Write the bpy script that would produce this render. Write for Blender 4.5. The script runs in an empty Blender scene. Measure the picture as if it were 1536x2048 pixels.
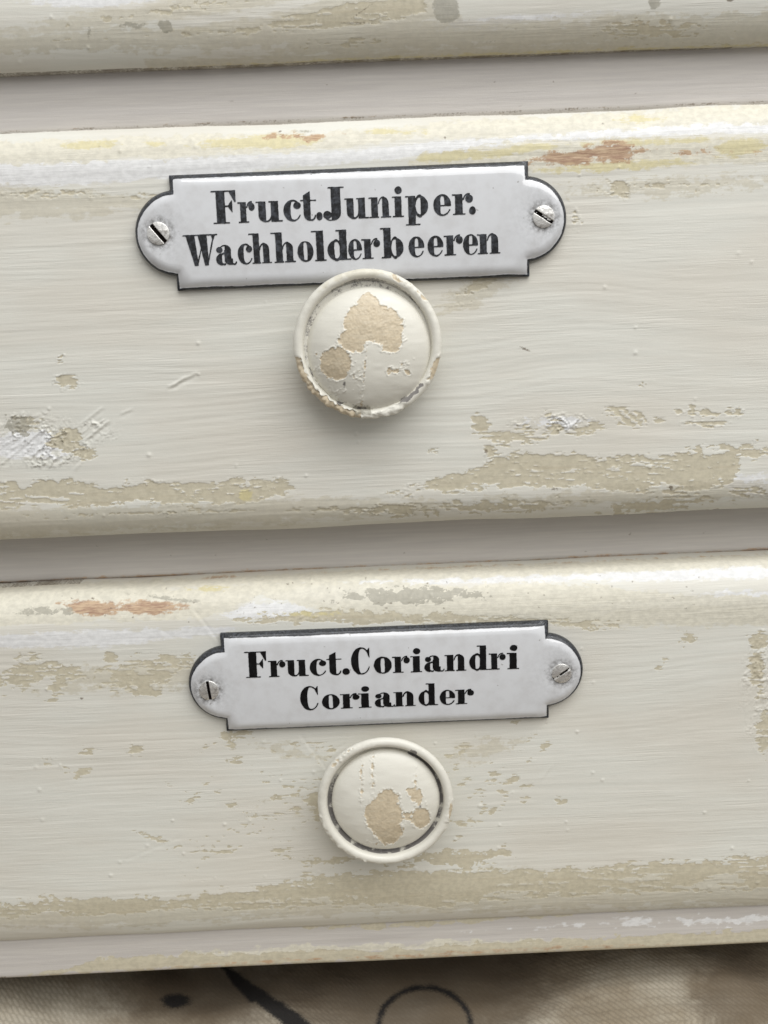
import bpy, math, random
import numpy as np
from mathutils import Matrix, Vector

# ------------------------------------------------------------------ camera, world, light
MM = 0.001
sc = bpy.context.scene
COL = sc.collection
FPX, IW, IH = 2200.0, 1536.0, 2048.0
PITCH, YAW, ROLL, DIST = math.radians(11.7), math.radians(0.6), math.radians(2.3), 265.0
fwd = np.array([math.sin(YAW)*math.cos(PITCH), math.cos(YAW)*math.cos(PITCH), -math.sin(PITCH)])
rgt = np.cross(fwd, [0, 0, 1.0]); rgt /= np.linalg.norm(rgt)
up = np.cross(rgt, fwd)
r2 = rgt*math.cos(ROLL) - up*math.sin(ROLL)
u2 = up*math.cos(ROLL) + rgt*math.sin(ROLL)
CAM = -fwd*DIST
cam_d = bpy.data.cameras.new('camera'); cam = bpy.data.objects.new('camera', cam_d); COL.objects.link(cam)
cam_d.sensor_fit = 'VERTICAL'; cam_d.sensor_height = 36; cam_d.lens = FPX/IH*36
cam_d.clip_start = 0.01; cam_d.clip_end = 20
m = Matrix(((r2[0], u2[0], -fwd[0], CAM[0]*MM), (r2[1], u2[1], -fwd[1], CAM[1]*MM), (r2[2], u2[2], -fwd[2], CAM[2]*MM), (0, 0, 0, 1)))
cam.matrix_world = m
sc.camera = cam
cam_d.dof.use_dof = True; cam_d.dof.focus_distance = 0.262; cam_d.dof.aperture_fstop = 40

world = bpy.data.worlds.new("World"); sc.world = world; world.use_nodes = True
bg = world.node_tree.nodes['Background']
bg.inputs['Color'].default_value = (0.975, 0.985, 0.985, 1); bg.inputs['Strength'].default_value = 0.52
sc.view_settings.view_transform = 'Standard'; sc.view_settings.look = 'None'
sc.view_settings.gamma = 1; sc.view_settings.exposure = 0.12

def area(name, loc, target, sx, sy, power, color):
    d = bpy.data.lights.new(name, 'AREA'); d.shape = 'RECTANGLE'; d.size = sx; d.size_y = sy
    d.energy = power; d.color = color
    o = bpy.data.objects.new(name, d); COL.objects.link(o); o.location = loc
    v = Vector(target)-Vector(loc); o.rotation_euler = v.to_track_quat('-Z', 'Y').to_euler()
    return o
area('window_light', (0.40, -0.62, 0.74), (0, 0, -0.03), 1.2, 0.7, 8.0, (1.0, 0.993, 0.98))
area('added_highlight_strip', (0.10, -0.42, 0.92), (0, 0, -0.01), 0.95, 0.18, 3.4, (0.97, 0.985, 1.0))  # unseen strip light, added to draw a thin highlight along the plate edges

# ------------------------------------------------------------------ numeric helpers
def ray(px, py):
    d = fwd + r2*((px-IW/2)/FPX) - u2*((py-IH/2)/FPX)
    return d
def P(px, py, Y=0.0):                       # point on the upright plane y=Y (mm) that the photo shows at px, py
    d = ray(px, py); t = (Y-CAM[1])/d[1]; q = CAM + d*t
    return float(q[0]), float(q[2])
def proj(x, y, z):
    dx, dy, dz = x-CAM[0], y-CAM[1], z-CAM[2]
    w = dx*fwd[0]+dy*fwd[1]+dz*fwd[2]
    return IW/2 + FPX*(dx*r2[0]+dy*r2[1]+dz*r2[2])/w, IH/2 - FPX*(dx*u2[0]+dy*u2[1]+dz*u2[2])/w
_rng = np.random.RandomState(7)
TAB = _rng.uniform(-1, 1, (512, 512))
def vn(x, y, s=0):
    x = np.asarray(x)+s*37.7; y = np.asarray(y)+s*91.3
    ix = np.floor(x).astype(np.int64); iy = np.floor(y).astype(np.int64)
    fx = x-ix; fy = y-iy; fx = fx*fx*(3-2*fx); fy = fy*fy*(3-2*fy)
    a = TAB[iy & 511, ix & 511]; b = TAB[iy & 511, (ix+1) & 511]
    c = TAB[(iy+1) & 511, ix & 511]; d = TAB[(iy+1) & 511, (ix+1) & 511]
    return (a*(1-fx)+b*fx)*(1-fy)+(c*(1-fx)+d*fx)*fy
def fbm(x, y, o=4, s=0, g=0.5):
    r = 0; a = 1.0; t = 0
    for k in range(o):
        r = r+a*vn(x, y, s+k*3); t += a; a *= g; x = np.asarray(x)*2.03; y = np.asarray(y)*2.03
    return r/t*1.5
def ss(a, b, x):
    t = np.clip((x-a)/(b-a), 0, 1); return t*t*(3-2*t)
def band(X, Y, pts, soft=1.0):              # px-valued field, positive inside a band along x: pts = (x, y, halfheight)
    p = np.array(pts, float)
    yc = np.interp(X, p[:, 0], p[:, 1]); hw = np.interp(X, p[:, 0], p[:, 2])
    v = hw-np.abs(Y-yc)
    e = np.minimum(X-p[0, 0], p[-1, 0]-X)
    return np.minimum(v, e)
def blob(X, Y, cx, cy, rx, ry, rot=0):
    a = math.radians(rot); dx = X-cx; dy = Y-cy
    u = dx*math.cos(a)+dy*math.sin(a); v = -dx*math.sin(a)+dy*math.cos(a)
    return (1-np.sqrt((u/rx)**2+(v/ry)**2))*min(rx, ry)
def umax(*fs):
    r = fs[0]
    for f in fs[1:]: r = np.maximum(r, f)
    return r

# ------------------------------------------------------------------ object helpers
def tag(o, label=None, cat=None, group=None, kind=None):
    if label: o['label'] = label
    if cat: o['category'] = cat
    if group: o['group'] = group
    if kind: o['kind'] = kind
    return o
def empty(name, loc):
    o = bpy.data.objects.new(name, None); COL.objects.link(o); o.location = [c*MM for c in loc]
    o.empty_display_size = 0.02
    return o
def mesh_obj(name, verts, faces, mat, parent=None, attrs=None, smooth=True, fmat=None, origin=(0, 0, 0)):
    """verts in world mm; origin = object origin in world mm; faces Nx3 / Nx4 array or list"""
    v = np.asarray(verts, float)-np.asarray(origin, float)
    me = bpy.data.meshes.new(name)
    if isinstance(faces, np.ndarray):
        n, k = faces.shape
        me.vertices.add(len(v)); me.vertices.foreach_set('co', (v*MM).ravel())
        me.loops.add(n*k); me.loops.foreach_set('vertex_index', faces.astype(np.int32).ravel())
        me.polygons.add(n); me.polygons.foreach_set('loop_start', np.arange(0, n*k, k, dtype=np.int32))
        me.update(calc_edges=True)
    else:
        me.from_pydata([tuple(c) for c in v*MM], [], faces); me.update()
    me.validate()
    for a, val in (attrs or {}).items():
        at = me.attributes.new(a, 'FLOAT', 'POINT'); at.data.foreach_set('value', np.asarray(val, np.float32).ravel())
    mats = mat if isinstance(mat, (list, tuple)) else [mat]
    for q in mats: me.materials.append(q)
    if fmat is not None: me.polygons.foreach_set('material_index', np.asarray(fmat, np.int32))
    me.polygons.foreach_set('use_smooth', np.full(len(me.polygons), smooth, bool))
    o = bpy.data.objects.new(name, me); COL.objects.link(o)
    wo = np.asarray(origin, float)
    if parent is not None:
        o.parent = parent
        q = parent; po = np.zeros(3)
        while q is not None:
            po = po+np.array(q.location)/MM; q = q.parent
        o.location = [float(c)*MM for c in (wo-po)]
    else:
        o.location = [float(c)*MM for c in wo]
    return o
def grid_faces(nu, nv, closed_u=False):
    i = np.arange(nu if closed_u else nu-1); j = np.arange(nv-1)
    I, J = np.meshgrid(i, j, indexing='ij'); I2 = (I+1) % nu
    return np.stack([I*nv+J, I2*nv+J, I2*nv+J+1, I*nv+J+1], -1).reshape(-1, 4)
def march(fn, x0, x1, y0, y1, h):
    """mesh of the region fn(x,y)>0, cut exactly at fn=0"""
    nx = int(math.ceil((x1-x0)/h))+1; ny = int(math.ceil((y1-y0)/h))+1
    xs = np.linspace(x0, x1, nx); ys = np.linspace(y0, y1, ny)
    X, Y = np.meshgrid(xs, ys, indexing='ij'); F = fn(X, Y).ravel(); X = X.ravel(); Y = Y.ravel(); N = nx*ny
    F = np.where(np.abs(F) < 1e-7, 1e-7, F)
    q = grid_faces(nx, ny); T = np.concatenate([q[:, [0, 1, 2]], q[:, [0, 2, 3]]])
    ins = F[T] > 0; c = ins.sum(1); out = []
    K = lambda a, b: N+np.minimum(a, b)*N+np.maximum(a, b)
    out.append(T[c == 3])
    for k in range(3):
        a, b, d = k, (k+1) % 3, (k+2) % 3
        s = T[(c == 1) & ins[:, a]]
        if len(s): out.append(np.stack([s[:, a], K(s[:, a], s[:, b]), K(s[:, a], s[:, d])], 1))
        s = T[(c == 2) & ~ins[:, a]]
        if len(s):
            e1 = K(s[:, a], s[:, b]); e2 = K(s[:, a], s[:, d])
            out.append(np.stack([e1, s[:, b], s[:, d]], 1)); out.append(np.stack([e1, s[:, d], e2], 1))
    A = np.concatenate(out); ids, inv = np.unique(A.ravel(), return_inverse=True); tri = inv.reshape(-1, 3)
    isg = ids < N; vx = np.zeros(len(ids)); vy = np.zeros(len(ids))
    vx[isg] = X[ids[isg]]; vy[isg] = Y[ids[isg]]
    e = ids[~isg]-N; a = e//N; b = e % N; t = F[a]/(F[a]-F[b]); t = np.clip(t, 0.001, 0.999)
    vx[~isg] = X[a]+(X[b]-X[a])*t; vy[~isg] = Y[a]+(Y[b]-Y[a])*t
    return vx, vy, tri
def boundary(tri):
    e = np.concatenate([tri[:, [0, 1]], tri[:, [1, 2]], tri[:, [2, 0]]])
    s = np.sort(e, 1); key = s[:, 0]*10**7+s[:, 1]
    u, idx, cnt = np.unique(key, return_index=True, return_counts=True)
    return e[idx[cnt == 1]]

# ------------------------------------------------------------------ materials
def lin(r, g, b):
    f = lambda c: (c/255/12.92) if c/255 <= 0.04045 else ((c/255+0.055)/1.055)**2.4
    return (f(r), f(g), f(b), 1)
class NT:
    def __init__(s, name):
        s.m = bpy.data.materials.new(name); s.m.use_nodes = True; s.t = s.m.node_tree
        s.t.nodes.clear(); s.out = s.n('ShaderNodeOutputMaterial'); s.b = s.n('ShaderNodeBsdfPrincipled')
        s.l(s.b.outputs[0], s.out.inputs[0])
        tc = s.n('ShaderNodeTexCoord'); mp = s.n('ShaderNodeMapping'); mp.inputs['Scale'].default_value = (1000,)*3
        s.l(tc.outputs['Object'], mp.inputs[0]); s.co = mp.outputs[0]
    def n(s, t, **k):
        x = s.t.nodes.new(t)
        for a, b in k.items(): setattr(x, a, b)
        return x
    def l(s, a, b): s.t.links.new(a, b)
    def put(s, inp, v):
        if hasattr(v, 'node'): s.l(v, inp)
        else: inp.default_value = v
    def noise(s, scale=(1, 1, 1), detail=4, rough=0.55, dist=0.0, off=0.0):
        mp = s.n('ShaderNodeMapping'); mp.inputs['Scale'].default_value = scale; mp.inputs['Location'].default_value = (off, off*1.7, off*.6)
        s.l(s.co, mp.inputs[0]); x = s.n('ShaderNodeTexNoise'); s.l(mp.outputs[0], x.inputs['Vector'])
        x.inputs['Scale'].default_value = 1; x.inputs['Detail'].default_value = detail; x.inputs['Roughness'].default_value = rough
        x.inputs['Distortion'].default_value = dist
        return x.outputs['Fac']
    def math(s, op, a, b=0.0, c=None):
        x = s.n('ShaderNodeMath', operation=op); s.put(x.inputs[0], a); s.put(x.inputs[1], b)
        if c is not None: s.put(x.inputs[2], c)
        return x.outputs[0]
    def attr(s, name):
        x = s.n('ShaderNodeAttribute'); x.attribute_name = name; return x.outputs['Fac']
    def rng(s, v, a, b, c=0.0, d=1.0, smooth=True):
        x = s.n('ShaderNodeMapRange'); x.interpolation_type = 'SMOOTHSTEP' if smooth else 'LINEAR'
        s.put(x.inputs[0], v)
        for i, q in enumerate((a, b, c, d)): x.inputs[i+1].default_value = q
        return x.outputs[0]
    def mix(s, f, a, b, mode='MIX'):
        x = s.n('ShaderNodeMix', data_type='RGBA', blend_type=mode); s.put(x.inputs[0], f); s.put(x.inputs[6], a); s.put(x.inputs[7], b)
        return x.outputs[2]
    def bump(s, h, dist, strength=1.0, nrm=None):
        x = s.n('ShaderNodeBump'); x.inputs['Strength'].default_value = strength; x.inputs['Distance'].default_value = dist
        s.l(h, x.inputs['Height'])
        if nrm is not None: s.l(nrm, x.inputs['Normal'])
        return x.outputs[0]

PAINT = lin(217, 216, 207); TAN = lin(203, 195, 172); CREAM = lin(223, 218, 201); YEL = lin(215, 203, 146)
WOOD = lin(174, 138, 112); WHITE = lin(236, 236, 236); GREY = lin(172, 168, 154)
def paint_mat(name, base=PAINT, rough=0.5, streak=1.0, grime=(112, 100, 84), tan=None, fields=('white', 'cream', 'wash', 'tan', 'yellow', 'wood', 'grey')):
    t = NT(name)
    # base coat with soft tone changes and brush streaks
    n1 = t.noise((.02, .02, .05), 3, off=3); n2 = t.noise((.05, .05, 1.4), 4, .6, off=9); n3 = t.noise((3.2, 3.2, 3.2), 3, .6, off=20)
    c = t.mix(t.rng(n1, .35, .65), base, lin(*(213, 209, 198)) if base == PAINT else base)
    c = t.mix(t.math('MULTIPLY', t.rng(n2, .35, .7), .22*streak), c, lin(235, 230, 220))
    c = t.mix(t.math('MULTIPLY', t.rng(n3, .52, .8), .12), c, lin(178, 170, 152))
    edge = t.noise((2.3, 2.3, 2.3), 5, .7, off=5)                       # frays every edge a little
    fr = t.math('MULTIPLY', t.math('SUBTRACT', edge, .5), 9.0)
    cols = {'wash': TAN, 'white': WHITE, 'cream': CREAM, 'tan': tan or TAN, 'yellow': YEL, 'wood': WOOD, 'grey': GREY}
    op = {'wash': .5, 'white': .85, 'cream': .9, 'tan': .95, 'yellow': .62, 'wood': .9, 'grey': .8}
    strk = t.noise((.35, .35, 2.6), 5, .65, off=31)
    for i, k in enumerate(fields):
        a = t.attr(k)
        f = t.math('ADD', a, fr)
        if k in ('white', 'wood', 'yellow', 'cream'):
            f = t.math('ADD', f, t.math('MULTIPLY', t.math('SUBTRACT', strk, .5), 16.0 if k != 'cream' else 8.0))
        w = {'wash': 5.0, 'white': 3.5, 'cream': 3.0, 'tan': .9, 'yellow': 2.5, 'wood': 2.5, 'grey': 1.5}[k]
        f = t.math('MULTIPLY', t.rng(f, -w, w), op[k])
        if k == 'tan': ftan = f
        vv = t.noise((.5+.1*i, .5, .9), 4, .65, off=40+7*i)
        cc = t.mix(t.rng(vv, .3, .7), cols[k], tuple(x*.82 if j < 3 else 1 for j, x in enumerate(cols[k])))
        if k == 'tan': cc = t.mix(t.math('MULTIPLY', t.rng(strk, .45, .7), .35), cc, lin(216, 208, 188)); cc = t.mix(t.math('MULTIPLY', t.rng(n2, .5, .75), .3), cc, lin(178, 162, 134))
        if k == 'wood': cc = t.mix(t.rng(strk, .35, .65), lin(152, 114, 90), lin(196, 168, 136))
        c = t.mix(f, c, cc)
    # dirt specks and grime
    sp = t.noise((1.1, 1.1, 1.1), 2, .5, off=77)
    c = t.mix(t.math('MULTIPLY', t.rng(sp, .80, .84), .55), c, lin(120, 108, 90))
    d = t.attr('dirt')
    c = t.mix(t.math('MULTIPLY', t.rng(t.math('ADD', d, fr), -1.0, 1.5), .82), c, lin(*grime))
    t.l(c, t.b.inputs['Base Color'])
    rr = t.noise((.3, .3, 1.0), 3, off=13); t.l(t.rng(rr, .3, .7, rough-.08, rough+.1), t.b.inputs['Roughness'])
    t.b.inputs['Specular IOR Level'].default_value = .4
    h1 = t.noise((.10, .10, 2.4), 5, .6, off=2); h2 = t.noise((4.5, 4.5, 4.5), 3, .6, off=8)
    h1 = t.math('MULTIPLY', h1, t.math('SUBTRACT', 1.0, t.math('MULTIPLY', ftan, .85))); h1 = t.math('MULTIPLY', h1, t.rng(t.noise((.03, .03, .09), 3, .6, off=66), .35, .65, .25, 1.25)); nb = t.bump(h1, .00016*streak, .5); nb = t.bump(h2, .00006, .3, nb)
    t.l(nb, t.b.inputs['Normal'])
    return t.m
M_paint = paint_mat('chipped_drawer_paint')
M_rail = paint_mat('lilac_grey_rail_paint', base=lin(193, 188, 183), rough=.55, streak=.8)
M_knob = paint_mat('chipped_knob_paint', base=lin(222, 219, 208), rough=.34, streak=.3, grime=(92, 87, 88), tan=lin(210, 194, 166))

def enamel():
    t = NT('white_enamel')
    d = t.attr('rim'); e = t.noise((1.2, 1.2, 1.2), 4, .6); fr = t.math('MULTIPLY', t.math('SUBTRACT', e, .5), .28)
    n = t.noise((.25, .25, .25), 4, .6, off=4)
    c = t.mix(t.rng(n, .4, .75), lin(214, 215, 217), lin(205, 205, 206))
    g = t.attr('grime'); gn = t.noise((.9, .9, .9), 5, .7, off=12)
    c = t.mix(t.math('MULTIPLY', t.math('MULTIPLY', g, t.rng(gn, .3, .75)), .85), c, lin(112, 110, 108))
    sp = t.noise((.75, .75, .75), 1, .5, off=55); c = t.mix(t.math('MULTIPLY', t.rng(sp, .79, .81), .5), c, lin(130, 125, 118))
    rimn = t.noise((1.5, 1.5, 1.5), 4, .7, off=17)
    rc = t.mix(t.rng(rimn, .45, .7), lin(24, 27, 32), lin(60, 65, 74))
    f = t.rng(t.math('ADD', d, fr), -.07, .07, 1, 0)
    c = t.mix(f, c, rc); t.l(c, t.b.inputs['Base Color'])
    t.l(t.math('ADD', t.math('MULTIPLY', f, .22), .07), t.b.inputs['Roughness'])
    t.b.inputs['Coat Weight'].default_value = .4; t.b.inputs['Coat Roughness'].default_value = .05
    h = t.noise((.15, .15, .15), 2, .5, off=6); nb = t.bump(h, .0001, .15)
    h2 = t.math('MULTIPLY', rimn, f); nb = t.bump(h2, .0004, .8, nb); t.l(nb, t.b.inputs['Normal'])
    return t.m
M_enamel = enamel()
def ink(name, a, b):
    t = NT(name); n = t.noise((.9, .9, .9), 5, .7)
    t.l(t.mix(t.rng(n, .42, .68), lin(*a), lin(*b)), t.b.inputs['Base Color']); t.b.inputs['Roughness'].default_value = .22
    return t.m
M_ink1 = ink('black_ink_painted_reflection', (20, 20, 22), (66, 69, 75)); M_ink2 = ink('black_enamel_ink', (10, 10, 12), (24, 26, 28))  # first ink: grey mottling paints a reflection into the letters
def steel():
    t = NT('worn_steel'); n = t.noise((.8, .8, .8), 5, .7); n2 = t.noise((.3, 6, 2), 3, .6, off=3)
    t.l(t.mix(t.rng(n, .5, .72), lin(232, 230, 226), lin(165, 160, 154)), t.b.inputs['Base Color'])
    t.b.inputs['Metallic'].default_value = .75; t.l(t.rng(n2, .3, .7, .22, .45), t.b.inputs['Roughness'])
    t.l(t.bump(n, .00008, .5), t.b.inputs['Normal']); return t.m
M_steel = steel()
def plain(name, col, rough=.8, spec=.5):
    t = NT(name); t.b.inputs['Specular IOR Level'].default_value = spec; n = t.noise((1, 1, 1), 4, .6)
    t.l(t.mix(t.rng(n, .3, .7), lin(*col), lin(*[int(c*.75) for c in col])), t.b.inputs['Base Color']); t.b.inputs['Roughness'].default_value = rough
    t.l(t.bump(n, .0002, .5), t.b.inputs['Normal']); return t.m
M_slot = plain('dark_grime', (22, 17, 15), spec=.05); M_wood = plain('raw_brown_wood', (120, 92, 66)); M_floor = plain('dark_floor_board', (70, 58, 46))
def cloth_mat():
    t = NT('brown_patched_twill'); n = t.noise((.03, .03, .03), 4, .6, off=2); n2 = t.noise((2, 2, 2), 4, .6)
    c = t.mix(t.rng(n, .35, .65), lin(188, 180, 163), lin(150, 138, 118))
    c = t.mix(t.math('MULTIPLY', t.rng(n2, .4, .8), .3), c, lin(130, 112, 90))
    c = t.mix(t.rng(t.attr('weave'), .6, .0, 0, .28), c, lin(92, 82, 68))
    f = t.rng(t.math('ADD', t.attr('brown_patch'), t.math('MULTIPLY', t.math('SUBTRACT', n2, .5), 20.)), -38, 34)
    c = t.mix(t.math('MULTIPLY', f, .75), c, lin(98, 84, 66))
    f = t.rng(t.math('ADD', t.attr('mark'), t.math('MULTIPLY', t.math('SUBTRACT', n2, .5), 14.)), -5, 5)
    c = t.mix(f, c, lin(38, 35, 33))
    t.l(c, t.b.inputs['Base Color']); t.b.inputs['Roughness'].default_value = .9
    t.l(t.bump(t.noise((6, 1.5, 6), 3, .6, off=5), .0003, .5), t.b.inputs['Normal']); return t.m
M_cloth = cloth_mat()

# ------------------------------------------------------------------ drawers: heights from the photo
D2T = P(768, 238, 7)[1]; D2B = P(768, 1050, 5)[1]; PITCHZ = 104.6
D3T = P(768, 1137, 14)[1]; D3B = P(768, 1845, 5)[1]; D1B = P(768, 122, 7)[1]; RB = P(768, 1931, 3)[1]
RAILY = 9.0
FIELD = ('white', 'cream', 'wash', 'tan', 'yellow', 'wood', 'grey', 'dirt')

def xs_dense(step, lo=-104, hi=104, ext=165):
    a = np.arange(lo, hi+step/2, step)
    return np.concatenate([np.linspace(-ext, lo, 40, endpoint=False), a, np.linspace(hi, ext, 41)[1:]])

def wear_drawer2(X, Y, n):
    L = lambda y0, y1: y0+(y1-y0)*X/1536.0                    # the drawer's own straight lines
    te = L(265, 205)
    f = {}
    big, mid = n(.012, .03, 4, 1), n(.05, .09, 4, 2)
    f['cream'] = umax(band(X, Y-te, [(-200, 42, 24), (300, 42, 22), (640, 42, 18), (800, 32, 14), (1000, 30, 18), (1300, 24, 16), (1800, 22, 18)])+mid*10,
                      band(X, Y, [(815, 330, 8), (900, 318, 17), (1060, 312, 32), (1300, 305, 32), (1450, 300, 28), (1800, 296, 30)])+mid*9,
                      blob(X, Y, 760, 268, 60, 7)+mid*4)
    f['white'] = umax(band(X, Y, [(-200, 350, 26), (150, 345, 26), (350, 335, 20), (700, 312, 12), (900, 296, 16), (1100, 276, 12), (1350, 258, 14), (1800, 240, 16)])+mid*8,
                      blob(X, Y, 60, 890, 80, 28)+mid*16, blob(X, Y, 1120, 848, 55, 12)+mid*12, blob(X, Y, 1500, 970, 60, 26)+mid*12-4)
    f['yellow'] = umax(blob(X, Y, 190, 290, 48, 9, -3), blob(X, Y, 312, 289, 24, 6), blob(X, Y, 530, 283, 115, 12, -3), blob(X, Y, 780, 264, 40, 5), blob(X, Y, 1280, 238, 34, 8),
                       blob(X, Y, 890, 312, 70, 10, -4), blob(X, Y, 1040, 300, 90, 8, -8), blob(X, Y, 1230, 332, 130, 9, -4), blob(X, Y, 1480, 295, 50, 16, -10), blob(X, Y, 1300, 284, 120, 6, -2),
                       blob(X, Y, 491, 989, 8, 9)+3)+mid*6
    f['wood'] = 3+umax(blob(X, Y, 1130, 316, 68, 14, -3), blob(X, Y, 1225, 305, 50, 20, 0), blob(X, Y, 1275, 303, 40, 8), blob(X, Y, 620, 273, 38, 4), blob(X, Y, 1400, 305, 40, 3))+mid*10-3
    ta = [band(X, Y, [(-200, 388, 16), (0, 388, 17), (150, 387, 16), (280, 392, 15), (345, 390, 5)])+mid*12-14,
          
          band(X, Y, [(-200, 1010, 14), (0, 1004, 12), (60, 988, 18), (100, 982, 22), (200, 992, 22), (300, 985, 22), (400, 985, 22), (480, 982, 22), (560, 975, 16), (585, 975, 2)])+mid*11,
          band(X, Y-te, [(-200, 775, 3), (200, 772, 3), (500, 776, 4), (700, 782, 9), (800, 785, 8), (930, 790, 2)])+mid*10-5,
          blob(X, Y, 137, 765, 21, 13)+mid*5, blob(X, Y, 122, 717, 9, 8)+mid*5-2,
          blob(X, Y, 128, 880, 36, 24)+mid*10, blob(X, Y, 168, 905, 22, 12)+mid*8, blob(X, Y, 55, 845, 26, 16)+mid*10-3, blob(X, Y, 20, 975, 22, 9)+mid*8,
          blob(X, Y, 960, 848, 17, 22, -25)+mid*5, blob(X, Y, 1030, 872, 54, 16, -6)+mid*7, blob(X, Y, 1108, 858, 14, 11)+mid*6, blob(X, Y, 1178, 858, 30, 13, -10)+mid*6,
          blob(X, Y, 1100, 830, 10, 5, 30)+mid*3, blob(X, Y, 1420, 826, 16, 8)+mid*6, blob(X, Y, 1412, 847, 20, 5)+mid*4, blob(X, Y, 1384, 822, 5, 7), blob(X, Y, 1357, 825, 4, 5), blob(X, Y, 1317, 841, 7, 5),
          blob(X, Y, 1456, 825, 5, 7)+mid*3, blob(X, Y, 1478, 826, 6, 5)+mid*3, blob(X, Y, 1444, 848, 6, 5), blob(X, Y, 1286, 765, 6, 4), blob(X, Y, 980, 905, 9, 14)+mid*7,
          np.minimum(blob(X, Y, 1256, 835, 40, 18, 12), 5*np.sin((X-Y*1.1)*.33+mid*2.5)+1)+mid*3,
          band(X, Y, [(770, 990, 2), (850, 976, 8), (900, 970, 13), (960, 955, 22), (1020, 940, 34), (1100, 938, 34), (1200, 946, 32), (1300, 950, 38), (1400, 942, 44), (1460, 930, 32), (1478, 930, 10)])+mid*11+big*4,
          band(X, Y, [(1400, 905, 10), (1480, 905, 14), (1600, 900, 14), (1800, 905, 14)])+mid*14-2,
          blob(X, Y, 1000, 1012, 150, 14, -3)+mid*16-5, blob(X, Y, 1310, 1008, 100, 12, -4)+mid*13-1, blob(X, Y, 1500, 985, 60, 6)+mid*12-4, blob(X, Y, 790, 1020, 40, 14)+mid*12-2,
          blob(X, Y, 1330, 370, 320, 26, -2)+mid*16-24, blob(X, Y, 1240, 375, 40, 30)+mid*12-14, blob(X, Y, 960, 570, 100, 26, -30)+mid*14-15, blob(X, Y, 1150, 430, 20, 60)+mid*12-16,
          blob(X, Y, 870, 905, 10, 18)+mid*10-5]
    f['tan'] = umax(*ta)
    isl = umax(blob(X, Y, 1320, 980, 22, 12), blob(X, Y, 1240, 990, 14, 8), blob(X, Y, 1150, 985, 26, 8), blob(X, Y, 1060, 985, 30, 9), blob(X, Y, 1420, 905, 16, 8))+mid*6
    f['tan'] = np.minimum(f['tan'], -isl)
    f['wash'] = umax(band(X, Y-te, [(-200, 785, 26), (300, 780, 26), (700, 778, 20), (860, 782, 8), (950, 786, 0)])+mid*14, band(X, Y, [(-200, 405, 34), (0, 405, 34), (200, 405, 26), (330, 400, 8)])+mid*16-3,
                     blob(X, Y, 960, 575, 120, 34, -30)+mid*16-8, blob(X, Y, 1340, 372, 330, 34, -2)+mid*18-16, band(X, Y, [(920, 1000, 6), (1100, 1000, 24), (1400, 985, 28), (1600, 970, 24)])+mid*18-10)
    f['grey'] = umax(blob(X, Y, 40, 850, 60, 22)+mid*14-10, blob(X, Y, 610, 262, 22, 3)-1)
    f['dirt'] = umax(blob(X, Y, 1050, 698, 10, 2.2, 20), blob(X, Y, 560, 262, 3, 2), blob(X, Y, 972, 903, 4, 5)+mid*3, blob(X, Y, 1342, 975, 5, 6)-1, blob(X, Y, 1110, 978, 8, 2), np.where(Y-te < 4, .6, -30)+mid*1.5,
                     blob(X, Y, 890, 276, 2, 2), blob(X, Y, 1206, 247, 3, 1.5))
    rough = np.clip(umax(blob(X, Y, 70, 880, 130, 60), blob(X, Y, 1110, 845, 100, 24), blob(X, Y, 190, 865, 60, 30))/12, 0, 1)
    scr = [(160, 850, 205, 815, 1), (170, 880, 218, 842, 1.6), (335, 775, 395, 745, 1.1), (345, 772, 372, 752, 1), (240, 828, 265, 818, .8), (180, 905, 150, 940, .8), (20, 900, 90, 860, .9), (0, 930, 60, 880, 1)]
    return f, rough, scr

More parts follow.
